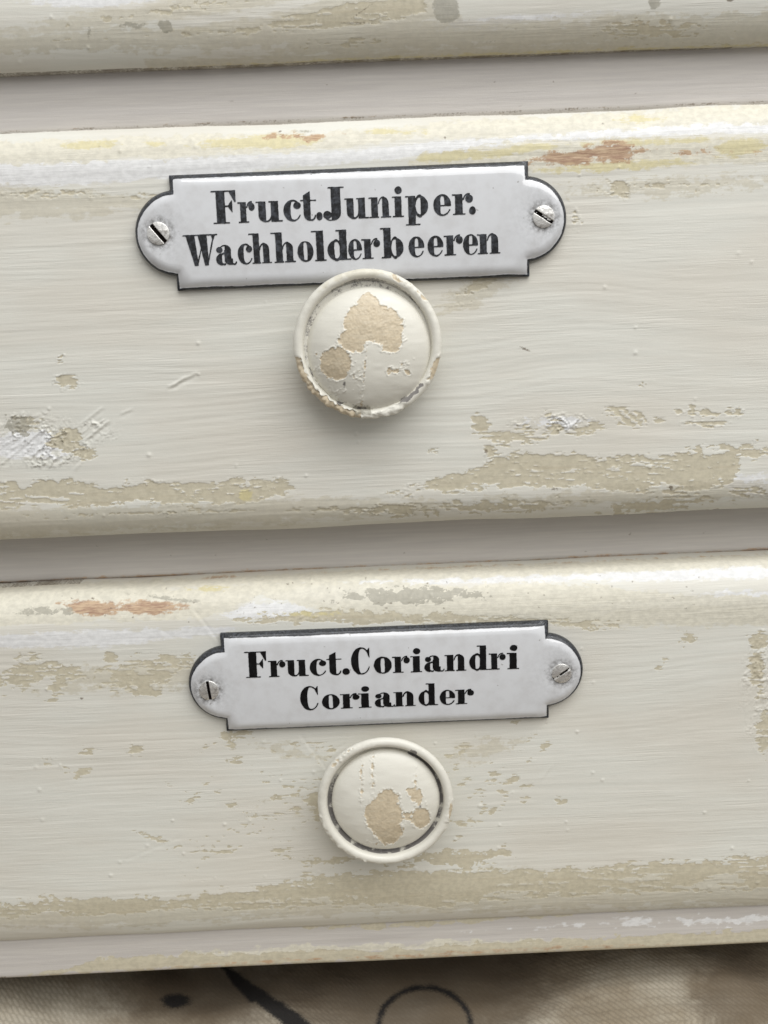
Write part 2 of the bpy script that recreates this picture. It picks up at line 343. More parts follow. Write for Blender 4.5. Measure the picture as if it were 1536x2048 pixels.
def wear_drawer3(X, Y, n):
    L = lambda y0, y1: y0+(y1-y0)*X/1536.0
    te = L(1170, 1103); f = {}
    big, mid = n(.012, .03, 4, 11), n(.05, .09, 4, 12)
    f['cream'] = umax(band(X, Y-te, [(-200, 40, 38), (100, 42, 38), (300, 48, 34), (430, 55, 28), (520, 30, 16), (700, 60, 36), (900, 80, 40), (1150, 90, 44), (1300, 105, 34), (1536, 120, 30), (1800, 120, 30)])+mid*10,
                      band(X, Y-te, [(-200, 8, 8), (400, 12, 10), (700, 14, 12), (1100, 16, 12), (1800, 20, 12)])+mid*6)
    f['white'] = umax(blob(X, Y, 530, 1222, 95, 18, -3)+mid*9, blob(X, Y, 660, 1190, 150, 20, -4)+mid*10-2, band(X, Y, [(600, 1190, 5), (720, 1172, 12), (900, 1158, 12), (1150, 1150, 13), (1400, 1142, 18), (1800, 1125, 24)])+mid*8,
                      band(X, Y, [(1100, 1220, 2), (1250, 1212, 12), (1400, 1200, 16), (1800, 1190, 22)])+mid*12-2, band(X, Y, [(-200, 1285, 16), (200, 1278, 18), (430, 1262, 10), (480, 1255, 2)])+mid*8-2)
    f['wood'] = umax(blob(X, Y, 185, 1216, 54, 15, 2), blob(X, Y, 300, 1214, 58, 13, 0), blob(X, Y, 240, 1218, 30, 5))+mid*7+1
    f['wood'] = umax(f['wood'], blob(X, Y, 430, 1154, 50, 3.5)-1+mid*3, band(X, Y-te, [(600, 1, 1), (800, 2, 2), (1000, 3, 1.5), (1800, 3, 1)])-1+mid*3)
    f['yellow'] = umax(blob(X, Y, 600, 1228, 120, 8, 0)-5, blob(X, Y, 420, 1178, 70, 10)-7)+mid*8
    f['wash'] = umax(band(X, Y, [(-200, 1840, 20), (200, 1832, 20), (600, 1800, 30), (1000, 1780, 40), (1300, 1775, 36), (1800, 1765, 36)])+mid*16, blob(X, Y, 330, 1350, 330, 40, -4)+mid*20-12,
                     blob(X, Y, 560, 1500, 160, 30, 10)+mid*18-22, blob(X, Y, 960, 1500, 130, 40, -10)+mid*20-24, blob(X, Y, 640, 1620, 240, 90, 8)*.4+mid*18-32)
    f['grey'] = umax(blob(X, Y, 830, 1192, 170, 18, -2)+mid*14-5, blob(X, Y, 330, 1195, 60, 6, 8)+mid*6-2, blob(X, Y, 90, 1222, 60, 7)+mid*8-3, blob(X, Y, 135, 1222, 20, 14)+mid*6-5)
    f['grey'] = np.minimum(f['grey'], 20)
    ta = [band(X, Y, [(460, 1240, 4), (560, 1238, 12), (700, 1232, 16), (850, 1236, 12), (1100, 1244, 8), (1240, 1250, 6)])+mid*12-3,
          np.minimum(blob(X, Y, 52, 1318, 20, 12), -blob(X, Y, 50, 1317, 9, 6))+mid*3, blob(X, Y, 50, 1352, 76, 24, -16)+mid*13-3, blob(X, Y, 132, 1348, 32, 13)+mid*8, blob(X, Y, 115, 1368, 20, 13, -40)+mid*7, blob(X, Y, 110, 1398, 10, 4, -20)+mid*5,
          blob(X, Y, 268, 1350, 78, 28, -6)+mid*13, blob(X, Y, 300, 1385, 24, 8)+mid*8, blob(X, Y, 350, 1322, 50, 16)+mid*14-3, blob(X, Y, 222, 1318, 14, 14, 50)+mid*8-3, blob(X, Y, 372, 1312, 14, 8)+mid*5,
          blob(X, Y, 180, 1502, 14, 6)+mid*6, blob(X, Y, 168, 1540, 22, 9, -40)+mid*7-2, blob(X, Y, 98, 1525, 12, 4)+mid*5, blob(X, Y, 130, 1536, 8, 4)+mid*4, blob(X, Y, 272, 1500, 14, 8)+mid*7-1,
          blob(X, Y, 440, 1588, 8, 5, 20), blob(X, Y, 478, 1470, 34, 16)+mid*14-4, blob(X, Y, 470, 1515, 18, 9)+mid*8, blob(X, Y, 465, 1490, 10, 14)+mid*6-3, blob(X, Y, 380, 1600, 26, 9, -20)+mid*8-4,
          blob(X, Y, 625, 1600, 18, 12, -40)+mid*9-1, blob(X, Y, 595, 1617, 12, 5)+mid*6-1, blob(X, Y, 637, 1620, 12, 24)+mid*12-5, blob(X, Y, 560, 1700, 20, 10)+mid*12-6, blob(X, Y, 490, 1650, 16, 8)+mid*9-4,
          blob(X, Y, 1518, 1282, 18, 17)+mid*7, blob(X, Y, 1512, 1338, 17, 32)+mid*8, blob(X, Y, 1528, 1470, 14, 44)+mid*7, blob(X, Y, 1520, 1385, 10, 14)+mid*9-3, blob(X, Y, 1375, 1280, 30, 16, -20)+mid*13-8, blob(X, Y, 1325, 1330, 14, 7, -50)+mid*8-3,
          blob(X, Y, 1005, 1703, 12, 10)+mid*4+1, blob(X, Y, 1010, 1683, 5, 4), blob(X, Y, 925, 1502, 12, 6, -35)+mid*5, blob(X, Y, 900, 1512, 10, 4, -35)+mid*4, blob(X, Y, 912, 1530, 14, 4, -60)+mid*5-1,
          band(X, Y, [(-200, 1830, 14), (0, 1822, 12), (100, 1812, 17), (220, 1815, 17), (350, 1806, 10), (500, 1793, 12), (600, 1778, 20), (700, 1775, 26), (800, 1778, 34), (900, 1775, 34), (1000, 1768, 26), (1150, 1762, 25), (1300, 1753, 30), (1400, 1748, 26), (1550, 1745, 34), (1800, 1740, 30)])+mid*11+big*4,
          blob(X, Y, 900, 1720, 150, 36, -6)+mid*22-20, blob(X, Y, 640, 1720, 90, 14)+mid*12-10, band(X, Y-te, [(-200, 666, 3), (300, 660, 5), (800, 668, 8), (1100, 668, 5), (1800, 672, 5)])+mid*8-2]
    r = random.Random(4)
    for k in range(42):                                         # little nicks around the lower knob
        cx, cy = r.gauss(960, 75), r.gauss(1555, 70)
        ta.append(blob(X, Y, cx, cy, r.uniform(3, 8), r.uniform(1.2, 3), r.uniform(-60, 20))+mid*4)
    for k in range(44):
        cx, cy = r.gauss(500, 110), r.gauss(1610, 80)
        ta.append(blob(X, Y, cx, cy, r.uniform(4, 16), r.uniform(1., 2.6), r.uniform(-50, 30))+mid*5-1)
    f['tan'] = umax(*ta)
    isl = umax(blob(X, Y, 207, 1352, 12, 10), blob(X, Y, 1455, 1756, 30, 9, -6), blob(X, Y, 1410, 1770, 16, 8), blob(X, Y, 1320, 1750, 14, 4, -15), blob(X, Y, 285, 1340, 10, 6))+mid*5
    f['tan'] = np.minimum(f['tan'], -isl)
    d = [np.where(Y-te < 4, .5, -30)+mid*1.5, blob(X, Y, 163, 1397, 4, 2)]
    for k in range(60):
        cx, cy = r.uniform(120, 1400), r.gauss(1225, 16)-40*(r.random() < .25)
        d.append(blob(X, Y, cx, cy-cx*.015, r.uniform(.8, 2.6), r.uniform(.8, 1.8)))
    f['dirt'] = umax(*d)
    rough = np.clip(umax(blob(X, Y, 1515, 1380, 40, 130), blob(X, Y, 620, 1235, 120, 14))/30, 0, .5)
    scr = [(385, 1215, 440, 1285, -.5), (600, 1468, 655, 1540, -.4), (655, 1508, 692, 1487, -.4), (1080, 1560, 1105, 1528, .4), (250, 1720, 360, 1675, -.25)]
    return f, rough, scr

def wear_drawer1(X, Y, n):
    be = 148+(95-148)*X/1536.0; f = {}
    mid = n(.05, .09, 4, 22); big = n(.01, .03, 3, 23)
    f['white'] = umax(blob(X, Y, 180, 2, 120, 12)+mid*8, blob(X, Y, 1030, 38, 130, 7, -4)+mid*5, blob(X, Y, 940, 58, 70, 6)+mid*6-2)
    f['tan'] = umax(band(X, Y, [(-200, 90, 3), (0, 84, 4), (260, 78, 6), (500, 60, 14), (768, 20, 34), (860, 10, 20)])+mid*9, blob(X, Y, 700, 85, 110, 16, -4)+mid*12, blob(X, Y, 350, 20, 280, 16, -8)+mid*10-3,
                    band(X, Y-be, [(300, -6, 2), (700, -6, 5), (1000, -7, 6), (1350, -10, 6), (1800, -8, 4)])+mid*6-1, blob(X, Y, 1300, 60, 280, 44)+mid*14-22, blob(X, Y, 1060, 55, 60, 6)+mid*8)
    f['grey'] = umax(blob(X, Y, 892, 18, 26, 28)+mid*6, blob(X, Y, 1308, 6, 11, 14)+mid*5, blob(X, Y, 260, 50, 20, 7)+mid*8-1, blob(X, Y, 332, 52, 20, 16)+mid*11-5, blob(X, Y, 178, 62, 3, 10)+mid*4, blob(X, Y, 980, 84, 24, 5)+mid*6-2)
    f['wash'] = f['tan']+8; f['tan'] = f['tan']-9
    f['wash'] = umax(f['wash'], band(X, Y-be, [(-200, -60, 18), (400, -60, 26), (800, -50, 34), (1200, -40, 30), (1800, -40, 34)])+mid*18-4)
    f['cream'] = blob(X, Y, 400, 60, 200, 20)+mid*10-14
    f['yellow'] = band(X, Y-be, [(300, -2, 1), (700, -3, 4), (1000, -4, 4), (1800, -4, 3)])+mid*4-2
    f['wood'] = X*0-30.
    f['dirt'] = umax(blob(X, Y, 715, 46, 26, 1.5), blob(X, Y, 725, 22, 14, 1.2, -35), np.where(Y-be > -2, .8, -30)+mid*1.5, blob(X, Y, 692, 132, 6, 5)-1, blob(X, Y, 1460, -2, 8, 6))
    return f, X*0, []

def profile(h, top, bot, zt, zb, step):
    """side section of a drawer front: list of (y, z) from top back to bottom back; zt/zb world heights"""
    pts = [(24.0, zt), (12.0, zt)]
    rt, dt = top; rb, db = bot
    nt = max(8, int((rt+dt)*.8/step)); nb = max(8, int((rb+db)*.8/step))
    for k in range(nt+1):
        a = math.pi/2*k/nt; pts.append((dt-dt*math.sin(a)+0.0, zt-rt*(1-math.cos(a))))
    nz = int((zt-rt-zb-rb)/step)
    for k in range(1, nz): pts.append((0.0, zt-rt+(zb+rb-zt+rt)*k/nz))
    for k in range(nb+1):
        a = math.pi/2*k/nb; pts.append((db-db*math.cos(a), zb+rb-rb*math.sin(a)))
    pts += [(12.0, zb), (24.0, zb)]
    return np.array(pts)

def displace_and_fields(Xw, Yw, Zw, nY, nZ, wear, seed, amp=1.0, lipa=1.0):
    px, py = proj(Xw, Yw, Zw)
    n = lambda sx, sy, o, s: fbm(px*sx, py*sy, o+1, s, .72)
    f, rough, scr = wear(px, py, n)
    f.setdefault('wash', px*0-30.)
    hi = fbm(px*.10, py*.26, 3, seed+40, .7); hs = fbm(px*.025, py*.30, 3, seed+44, .6); cap = 8+7*fbm(px*.006, py*.02, 2, seed+47); f['tan'] = np.minimum(f['tan'], np.clip(cap, 4, 20))-1.0+(hi*5.5+hs*7.5)*np.clip((f['tan']+18)/12, 0, 1); f['wash'] = f['wash']+hs*7
    # long brush strokes
    wob = fbm(Xw*.018, Zw*.03, 2, seed+1)*3
    zz = Zw+wob
    b = fbm(Xw*.012, zz*.45, 3, seed+2)*.055+fbm(Xw*.03, zz*1.3, 3, seed+3)*.030
    b = b*(0.5+.5*ss(-.2, .5, fbm(Xw*.02, Zw*.03, 2, seed+4)))*amp
    lump = fbm(Xw*.03, Zw*.05, 3, seed+5)*.10
    t = f['tan']
    fine = fbm(Xw*1.3, Zw*1.3, 3, seed+6)
    chip = ss(-.6, 1.2, t+fine*2)
    lipn = np.clip(fbm(Xw*.12, Zw*.12, 2, seed+7)+.15, 0, 1)
    lip = np.exp(-((t+1.9)/1.5)**2)*lipn*(.2+1.1*np.abs(fine))*.22*amp*lipa
    d = b*(1-chip*.75)+lump+lip-chip*.09*amp*(.35+.65*lipa)
    ua = Xw*.77+Zw*.64; va = -Xw*.64+Zw*.77; wx = fbm(Xw*.35, Zw*.35, 2, seed+12)*1.3
    rid = 1-np.abs(fbm(ua*.22+wx, va*.75+wx, 4, seed+8, .65)); rid2 = 1-np.abs(fbm(ua*.9, va*1.1+wx, 3, seed+9))
    flk = ss(-.25, .35, fbm(Xw*.3, Zw*.3, 3, seed+13))
    d = d+rough*((np.clip(rid, 0, 1)**7)*.75+(np.clip(rid2, 0, 1)**6)*.25-.12)*(.25+.75*flk)*.75
    for x0, y0, x1, y1, s in scr:
        Ls = math.hypot(x1-x0, y1-y0); ux, uy = (x1-x0)/Ls, (y1-y0)/Ls
        a = (px-x0)*ux+(py-y0)*uy; c = -(px-x0)*uy+(py-y0)*ux+fine*.8
        d = d+s*.12*ss(-4, 6, a)*ss(-4, 6, Ls-a)*(np.exp(-(c/3.0)**2)-.6*np.exp(-((c-6)/4.0)**2))
    r = random.Random(seed)
    for k in range(60):                                          # dust nibs caught in the paint
        cx, cz = r.uniform(-95, 95), r.uniform(Zw.min(), Zw.max()); s = r.uniform(.25, .5)
        i0, i1 = np.searchsorted(Xw[:, 0], [cx-2, cx+2])
        q = (Xw[i0:i1]-cx)**2+(Zw[i0:i1]-cz)**2
        d[i0:i1] += np.exp(-q/s**2)*r.uniform(.08, .22)
    return d, f

def drawer_front(parent, zt, zb, wear, seed, step=.23, top=(10, 7), bot=(9, 7), zlim=None, lipa=1.0):
    pr = profile(0, top, bot, zt, zb, step)
    if zlim is not None:                                         # thin out rows far above the frame
        keep = [i for i in range(len(pr)) if pr[i, 1] < zlim or i % 14 == 0 or i < 3]; pr = pr[keep]
    xs = xs_dense(step)
    tg = np.gradient(pr, axis=0); ln = np.hypot(tg[:, 0], tg[:, 1]); nY = tg[:, 1]/ln; nZ = -tg[:, 0]/ln   # outward normal
    Xw = np.repeat(xs[:, None], len(pr), 1); Yw = np.repeat(pr[None, :, 0], len(xs), 0).copy(); Zw = np.repeat(pr[None, :, 1], len(xs), 0).copy()
    d, f = displace_and_fields(Xw, Yw, Zw, nY, nZ, wear, seed, lipa=lipa)
    w = ss(11, 6, Yw)
    d = d*w
    edge = vn(xs*.05, xs*0+seed, 3)[:, None]*.25                      # the old edges are not quite straight
    Yn = Yw+nY[None]*d; Zn = Zw+nZ[None]*d+edge*(np.abs(nZ)[None])
    V = np.stack([Xw, Yn, Zn], -1).reshape(-1, 3)
    F = grid_faces(len(xs), len(pr))[:, ::-1]
    o = mesh_obj('drawer_front', V, F, M_paint, parent, {k: np.clip(f[k], -40, 40) for k in FIELD}, origin=(0, 0, (zt+zb)/2))
    return o

def drawer(zt, zb, wear, seed, label, **k):
    root = empty('drawer', (0, 0, zb)); tag(root, label, 'drawer', 'drawers of the old cabinet')
    drawer_front(root, zt, zb, wear, seed, **k)
    # the box behind the front
    v = []; q = [(-150, 24.2), (150, 24.2), (150, 190), (-150, 190)]
    for z in (zb+3, zt-3): v += [(x, y, z) for x, y in q]
    fs = [(0, 3, 2, 1), (0, 1, 5, 4), (1, 2, 6, 5), (2, 3, 7, 6), (3, 0, 4, 7)]
    mesh_obj('drawer_box', v, fs, M_wood, root, smooth=False, origin=(0, 100, zb))
    return root

drawer1 = drawer(D1B+93, D1B, wear_drawer1, 31, 'painted drawer at the top edge, only its rounded bottom in view', zlim=D1B+24, lipa=.3, bot=(13, 7))
drawer2 = drawer(D2T, D2B, wear_drawer2, 5, 'chipped cream painted drawer with the Juniper name plate')
drawer3 = drawer(D3T, D3B, wear_drawer3, 17, 'chipped cream painted drawer with the Coriander name plate, above the bottom rail', bot=(15, 5.5), lipa=.22)

# ------------------------------------------------------------------ cabinet frame
cab = empty('cabinet_frame', (0, RAILY, RB)); tag(cab, 'lilac grey painted cabinet frame whose rails run between and below the drawers', 'cabinet')
def rail(zt, zb, yf, seed, kind, step=.45, back=30):
    # section: top back, top front (small round), bottom front (small round), bottom back
    pr = [(back, zt), (yf+2, zt)]+[(yf+1.5-1.5*math.sin(a), zt-1.5+1.5*math.cos(a)) for a in np.linspace(0.2, math.pi/2, 5)]
    nz = int((zt-zb-3)/step)
    pr += [(yf, zt-1.5-(zt-zb-3)*k/nz) for k in range(1, nz)]
    pr += [(yf+1.5-1.5*math.cos(a), zb+1.5-1.5*math.sin(a)) for a in np.linspace(0, math.pi/2, 6)]+[(back, zb)]
    pr = np.array(pr); xs = xs_dense(step, ext=170)
    Xw = np.repeat(xs[:, None], len(pr), 1); Yw = np.repeat(pr[None, :, 0], len(xs), 0); Zw = np.repeat(pr[None, :, 1], len(xs), 0)
    px, py = proj(Xw, Yw, Zw); mid = fbm(px*.05, py*.09, 4, seed, .6); f = {k: Xw*0-30 for k in FIELD}
    if kind == 'bottom':
        be = 1955+(1888-1955)*px/1536.0; q = py-be
        f['tan'] = umax(band(px, q, [(60, -4, 0), (150, -10, 8), (250, -16, 14), (420, -14, 14), (800, -12, 12), (1100, -12, 14), (1800, -14, 18)])+mid*9, band(px, q, [(500, -78, 2), (800, -70, 8), (1100, -78, 6), (1400, -84, 2)])+mid*8-3)
        f['wood'] = band(px, q, [(300, -4, 0), (450, -8, 2), (760, -9, 4), (1000, -9, 4), (1110, -10, 4), (1400, -8, 1)])+mid*5-3
        f['cream'] = band(px, q, [(200, -20, 8), (700, -26, 14), (1000, -22, 10), (1300, -14, 12), (1800, -14, 14)])+mid*10-2
        f['white'] = band(px, q, [(900, -50, 4), (1200, -55, 10), (1536, -50, 18), (1800, -50, 18)])+mid*14-9
        f['dirt'] = np.where(q > -2, .8, -30)
    else:
        f['white'] = mid*10-14
        tb = (265 if kind == 'upper' else 1170)-(60 if kind == 'upper' else 67)*px/1536.0
        f['wood'] = (3.0 if kind == 'lower' else 0.)-np.abs(py-tb+2)+mid*4-(0 if kind == 'lower' else 3)
        f['dirt'] = -np.abs(py-tb+1)*.8+mid*2+.6
        r = random.Random(seed)
        for k in range(9):
            f['dirt'] = np.maximum(f['dirt'], blob(px, py, r.uniform(100, 1500), tb.mean()-r.uniform(20, 80), r.uniform(1, 3), 1.2, r.uniform(-60, 60)))
    d = fbm(Xw*.02, Zw*.9, 3, seed)*.05*(Yw < yf+1)
    V = np.stack([Xw, Yw-d, Zw+vn(xs*.04, xs*0, seed)[:, None]*.12], -1).reshape(-1, 3)
    return mesh_obj('bottom_rail' if kind == 'bottom' else 'rail', V, grid_faces(len(xs), len(pr))[:, ::-1], M_rail, cab, {k: np.clip(f[k], -40, 40) for k in FIELD}, origin=(0, yf, zb))
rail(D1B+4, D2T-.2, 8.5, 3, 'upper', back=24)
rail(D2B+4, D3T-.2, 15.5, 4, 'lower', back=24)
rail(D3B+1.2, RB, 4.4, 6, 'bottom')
def box(name, x0, x1, y0, y1, z0, z1, mat, parent):
    v = [(x, y, z) for z in (z0, z1) for x, y in ((x0, y0), (x1, y0), (x1, y1), (x0, y1))]
    fs = [(0, 3, 2, 1), (4, 5, 6, 7), (0, 1, 5, 4), (1, 2, 6, 5), (2, 3, 7, 6), (3, 0, 4, 7)]
    at = {k: np.full(8, -30.) for k in FIELD}
    o = mesh_obj(name, v, fs, mat, parent, at, smooth=False, origin=((x0+x1)/2, (y0+y1)/2, z0))
    bv = o.modifiers.new('bevel', 'BEVEL'); bv.width = .001; bv.segments = 2
    return o
FLZ = RB-21.0
box('bottom_board', -168, 168, 30.2, 300, RB+2, RB+8, M_wood, cab)
box('back_board', -168, 168, 300.2, 306, FLZ+10, D1B+95, M_wood, cab)
for sx in (-1, 1): box('stile', min(sx*170.2, sx*205), max(sx*170.2, sx*205), 2, 300, FLZ-4, D1B+95, M_rail, cab)

# ------------------------------------------------------------------ enamel plates
RW, RH, CR, CC = 40.4, 12.72, 9.45, 39.45     # rect half width/height, end circle radius and centre
def plate_sharp(x, z):
    return np.maximum(np.minimum(RW-np.abs(x), RH-np.abs(z)), CR-np.hypot(np.abs(x)-CC, z))
def plate_soft(x, z):
    a = RW-np.abs(x); b = RH-np.abs(z); k = 2.5; h = np.clip(k-np.abs(a-b), 0, None)/k
    r = np.minimum(a, b)-h*h*k/4; c = CR-np.hypot(np.abs(x)-CC, z); k = 2.2
    h = np.clip(k-np.abs(r-c), 0, None)/k
    return np.maximum(r, c)+h*h*k/4*np.clip(np.maximum(r, c)/1.5, 0, 1)
def plate_h(x, z, screws):
    d = np.clip(plate_soft(x, z), 0, 30)
    h = .9+1.45*(1-(1-np.clip(d/2.8, 0, 1))**2.3)+.55*(1-(np.clip(np.abs(z)/RH, 0, 1))**2)
    h += .35*np.exp(-((d-.25)/.35)**2)*0
    for sx, sz in screws:
        q = (x-sx)**2+(z-sz)**2; h = h-.55*np.exp(-q/3.4**2)
    return h
def basis(cx, cz, tx, tz):
    return lambda x, z: (cx+x*tx-z*tz, cz+x*tz+z*tx)

# -------- fat-face letters, drawn as fields (positive inside), x-height = 1
def Bx(x, y, a, b, c, d): return np.minimum(np.minimum(x-a, c-x), np.minimum(y-b, d-y))
def El(x, y, cx, cy, rx, ry, p=2.0):
    return (1-(np.abs((x-cx)/rx)**p+np.abs((y-cy)/ry)**p)**(1/p))*min(rx, ry)
def Ln(x, y, x0, y0, x1, y1, w):
    L2 = (x1-x0)**2+(y1-y0)**2; t = np.clip(((x-x0)*(x1-x0)+(y-y0)*(y1-y0))/L2, 0, 1)
    return w-np.hypot(x-x0-t*(x1-x0), y-y0-t*(y1-y0))
def Arc(x, y, cx, cy, rx, ry, w, cond):
    r = np.hypot((x-cx)/rx, (y-cy)/ry); v = w-np.abs(r-1)*min(rx, ry)
    return np.where(cond, v, -1)
U, I = np.maximum, np.minimum
HL = .032; SW = .358
def Po(x, y, pts):
    """convex polygon, counter-clockwise"""
    v = None
    for i in range(len(pts)):
        (ax, ay), (bx, by) = pts[i], pts[(i+1) % len(pts)]; L = math.hypot(bx-ax, by-ay)
        d = ((bx-ax)*(y-ay)-(by-ay)*(x-ax))/L; v = d if v is None else I(v, d)
    return v
def stem(x, y, a, b, top, serif_l=.12, serif_r=.12, topl=.14):
    v = Bx(x, y, a, b, a+SW, top)
    v = U(v, Bx(x, y, a-serif_l, b-.01, a+SW+serif_r, b+2*HL-.01))
    if topl: v = U(v, Bx(x, y, a-topl, top-2*HL, a+SW*.6, top))
    return v
def g_i(x, y): return U(stem(x, y, .14, 0, 1), El(x, y, .35, 1.30, .19, .19)), .70
def g_l(x, y): return stem(x, y, .24, 0, 1.52, .10, .12, .24), .78
def arch(x, y, a, b):                       # right-hand stem with a rounded shoulder, joined by a hairline
    v = Bx(x, y, b, 0, b+SW, .74); v = U(v, I(El(x, y, b+SW-.33, .70, .33, .32), Bx(x, y, b, .6, b+SW, 1.1)))
    v = U(v, I(El(x, y, b+SW-.36, .70, .36, .32)+0*x, Bx(x, y, b+.02, .7, b+SW, 1.05)))
    v = U(v, Bx(x, y, b-.10, -.01, b+SW+.12, 2*HL-.01))
    v = U(v, Arc(x, y, b+.06, .62, .26, .37, HL, (y > .66) & (x < b+.12)))
    return v
def g_n(x, y): return U(stem(x, y, .12, 0, 1, .12, .06), arch(x, y, .12, .72)), 1.26
def g_h(x, y): return U(stem(x, y, .24, 0, 1.52, .10, .05, .24), arch(x, y, .24, .80)), 1.34
def g_u(x, y):
    v = Bx(x, y, .12, .28, .12+SW, 1.0); v = U(v, I(El(x, y, .12+.36, .30, .36, .32), Bx(x, y, .12, -.1, .12+SW, .34)))
    v = U(v, Bx(x, y, 0, 1-2*HL, .12+SW*.7, 1)); v = U(v, Arc(x, y, .50, .36, .25, .34, HL, (y < .36) & (x > .45)))
    v = U(v, Bx(x, y, .72, 0, .72+SW, 1)); v = U(v, Bx(x, y, .62, 1-2*HL, .9, 1)); return U(v, Bx(x, y, .75, -.01, 1.26, 2*HL-.01)), 1.26
def g_r(x, y):
    v = stem(x, y, .12, 0, 1, .12, .14); v = U(v, El(x, y, .80, .76, .185, .19))
    return U(v, Arc(x, y, .78, .68, .26, .32, HL, (y > .7) & (x < .84))), .99
def g_o(x, y): return I(El(x, y, .42, .5, .42, .53), -El(x, y, .42, .5, .095, .44, 5)), .84
def g_e(x, y):
    v = I(El(x, y, .42, .5, .42, .53), -El(x, y, .43, .5, .095, .44, 5)); v = I(v, -Bx(x, y, .43, -.2, 1.2, .47))
    v = U(v, Bx(x, y, .3, .44, .83, .44+2*HL)); return U(v, Arc(x, y, .42, .42, .37, .42, HL, (x > .40) & (y < .30))), .84
def g_c(x, y):
    v = I(El(x, y, .42, .5, .42, .53), -El(x, y, .47, .5, .14, .44, 2.6)); v = I(v, -Bx(x, y, .46, -.2, 1.2, 1.2))
    v = U(v, Arc(x, y, .44, .56, .32, .43, HL, (x > .40) & (y > .75))); v = U(v, El(x, y, .64, .74, .175, .17))
    return U(v, Arc(x, y, .42, .42, .37, .42, HL, (x > .40) & (y < .30))), .82
def g_t(x, y):
    v = Po(x, y, [(.16, .25), (.16+SW, .25), (.16+SW, 1.42), (.16, 1.22)]); v = U(v, I(El(x, y, .16+.34, .28, .34, .31), Bx(x, y, .1, -.1, .16+SW, .3)))
    v = U(v, Bx(x, y, 0, 1-2*HL, .82, 1)); return U(v, Arc(x, y, .56, .28, .20, .27, HL, (y < .26) & (x > .5))), .80
def bowl(x, y, cx, s):                      # s=+1: thick side on the right
    v = I(El(x, y, cx, .5, .44, .515), -El(x, y, cx-s*.03, .5, .13, .43, 3)); return v
def g_d(x, y):
    v = I(bowl(x, y, .44, -1), .72-x); v = I(v, U(.36-x, U(Bx(x, y, .3, .93, 1, 1.2), Bx(x, y, .3, -.2, 1, .07)))+.0)
    v = U(v, Bx(x, y, .60, 0, .60+SW, 1.52)); v = U(v, Bx(x, y, .44, 1.52-2*HL, .9, 1.52))
    v = U(v, Arc(x, y, .44, .5, .22, .49, HL, (x > .3) & (x < .64))); return U(v, Bx(x, y, .7, -.01, 1.16, 2*HL-.01)), 1.16
def g_b(x, y):
    v = I(Bx(x, y, .75, -.2, 1.3, 1.2), El(x, y, .68, .5, .44, .515)); v = U(v, Arc(x, y, .70, .5, .22, .49, HL, (x > .5) & (x < .80)))
    v = U(v, Bx(x, y, .14, 0, .14+SW, 1.52)); v = U(v, Bx(x, y, -.02, 1.52-2*HL, .4, 1.52)); return U(v, Bx(x, y, .02, -.01, .4, 2*HL-.01)), 1.12
def g_p(x, y):
    v = I(Bx(x, y, .75, -.2, 1.3, 1.2), El(x, y, .68, .5, .44, .515)); v = U(v, Arc(x, y, .70, .5, .22, .49, HL, (x > .5) & (x < .80)))
    v = U(v, Bx(x, y, .14, -.44, .14+SW, 1)); v = U(v, Bx(x, y, 0, 1-2*HL, .4, 1)); return U(v, Bx(x, y, 0, -.44, .72, -.44+2*HL)), 1.12
def g_a(x, y):
    v = Bx(x, y, .46, .16, .46+SW, .74); v = U(v, I(El(x, y, .46+SW-.4, .70, .40, .32), Bx(x, y, .5, .68, .88, 1.1)))
    v = U(v, Arc(x, y, .50, .70, .30, .28, HL, (y > .7))); v = U(v, El(x, y, .21, .76, .17, .16))
    lo = El(x, y, .34, .28, .34, .31); v = U(v, I(lo, .33-x)); v = U(v, Arc(x, y, .44, .30, .20, .28, HL, (x > .28) & (x < .52)))
    v = U(v, I(El(x, y, .80, .2, .32, .22), Bx(x, y, .46, -.1, .9, .3))); return U(v, Arc(x, y, .96, .16, .12, .15, HL, (y < .16) & (x > .86))), 1.10
def g_F(x, y):
    v = Bx(x, y, .24, 0, .24+.44, 1.60); v = U(v, Bx(x, y, .06, -.01, .88, 2*HL-.01)); v = U(v, Bx(x, y, 0, 1.6-2*HL, 1.22, 1.6))
    v = U(v, Po(x, y, [(.86, 1.60), (1.16, 1.02), (1.22, 1.02), (1.22, 1.60)])); v = U(v, Bx(x, y, .6, .80, .9, .80+2*HL))
    return U(v, Po(x, y, [(.80, .84), (1.02, .52), (1.04, .52), (1.04, 1.14), (1.02, 1.14)])), 1.22
def g_J(x, y):
    v = Bx(x, y, .40, .30, .40+.46, 1.58); v = U(v, Bx(x, y, .26, 1.58-2*HL, 1.04, 1.58)); v = U(v, I(El(x, y, .46, .32, .40, .38), Bx(x, y, .40, -.2, .86, .34)))
    v = U(v, El(x, y, .20, .22, .20, .20)); return U(v, Arc(x, y, .36, .24, .30, .28, HL, (y < .2))), 1.04
def g_C(x, y):
    v = I(El(x, y, .56, .8, .56, .84), -El(x, y, .66, .8, .22, .76, 2.6)); v = I(v, .66-x)
    v = U(v, Arc(x, y, .62, .98, .44, .62, HL, (x > .5) & (y > 1.1))); v = U(v, Po(x, y, [(.90, 1.40), (1.08, .98), (1.10, .98), (1.10, 1.62), (1.07, 1.62)]))
    return U(v, Arc(x, y, .60, .60, .48, .60, HL, (x > .55) & (y < .45))), 1.12
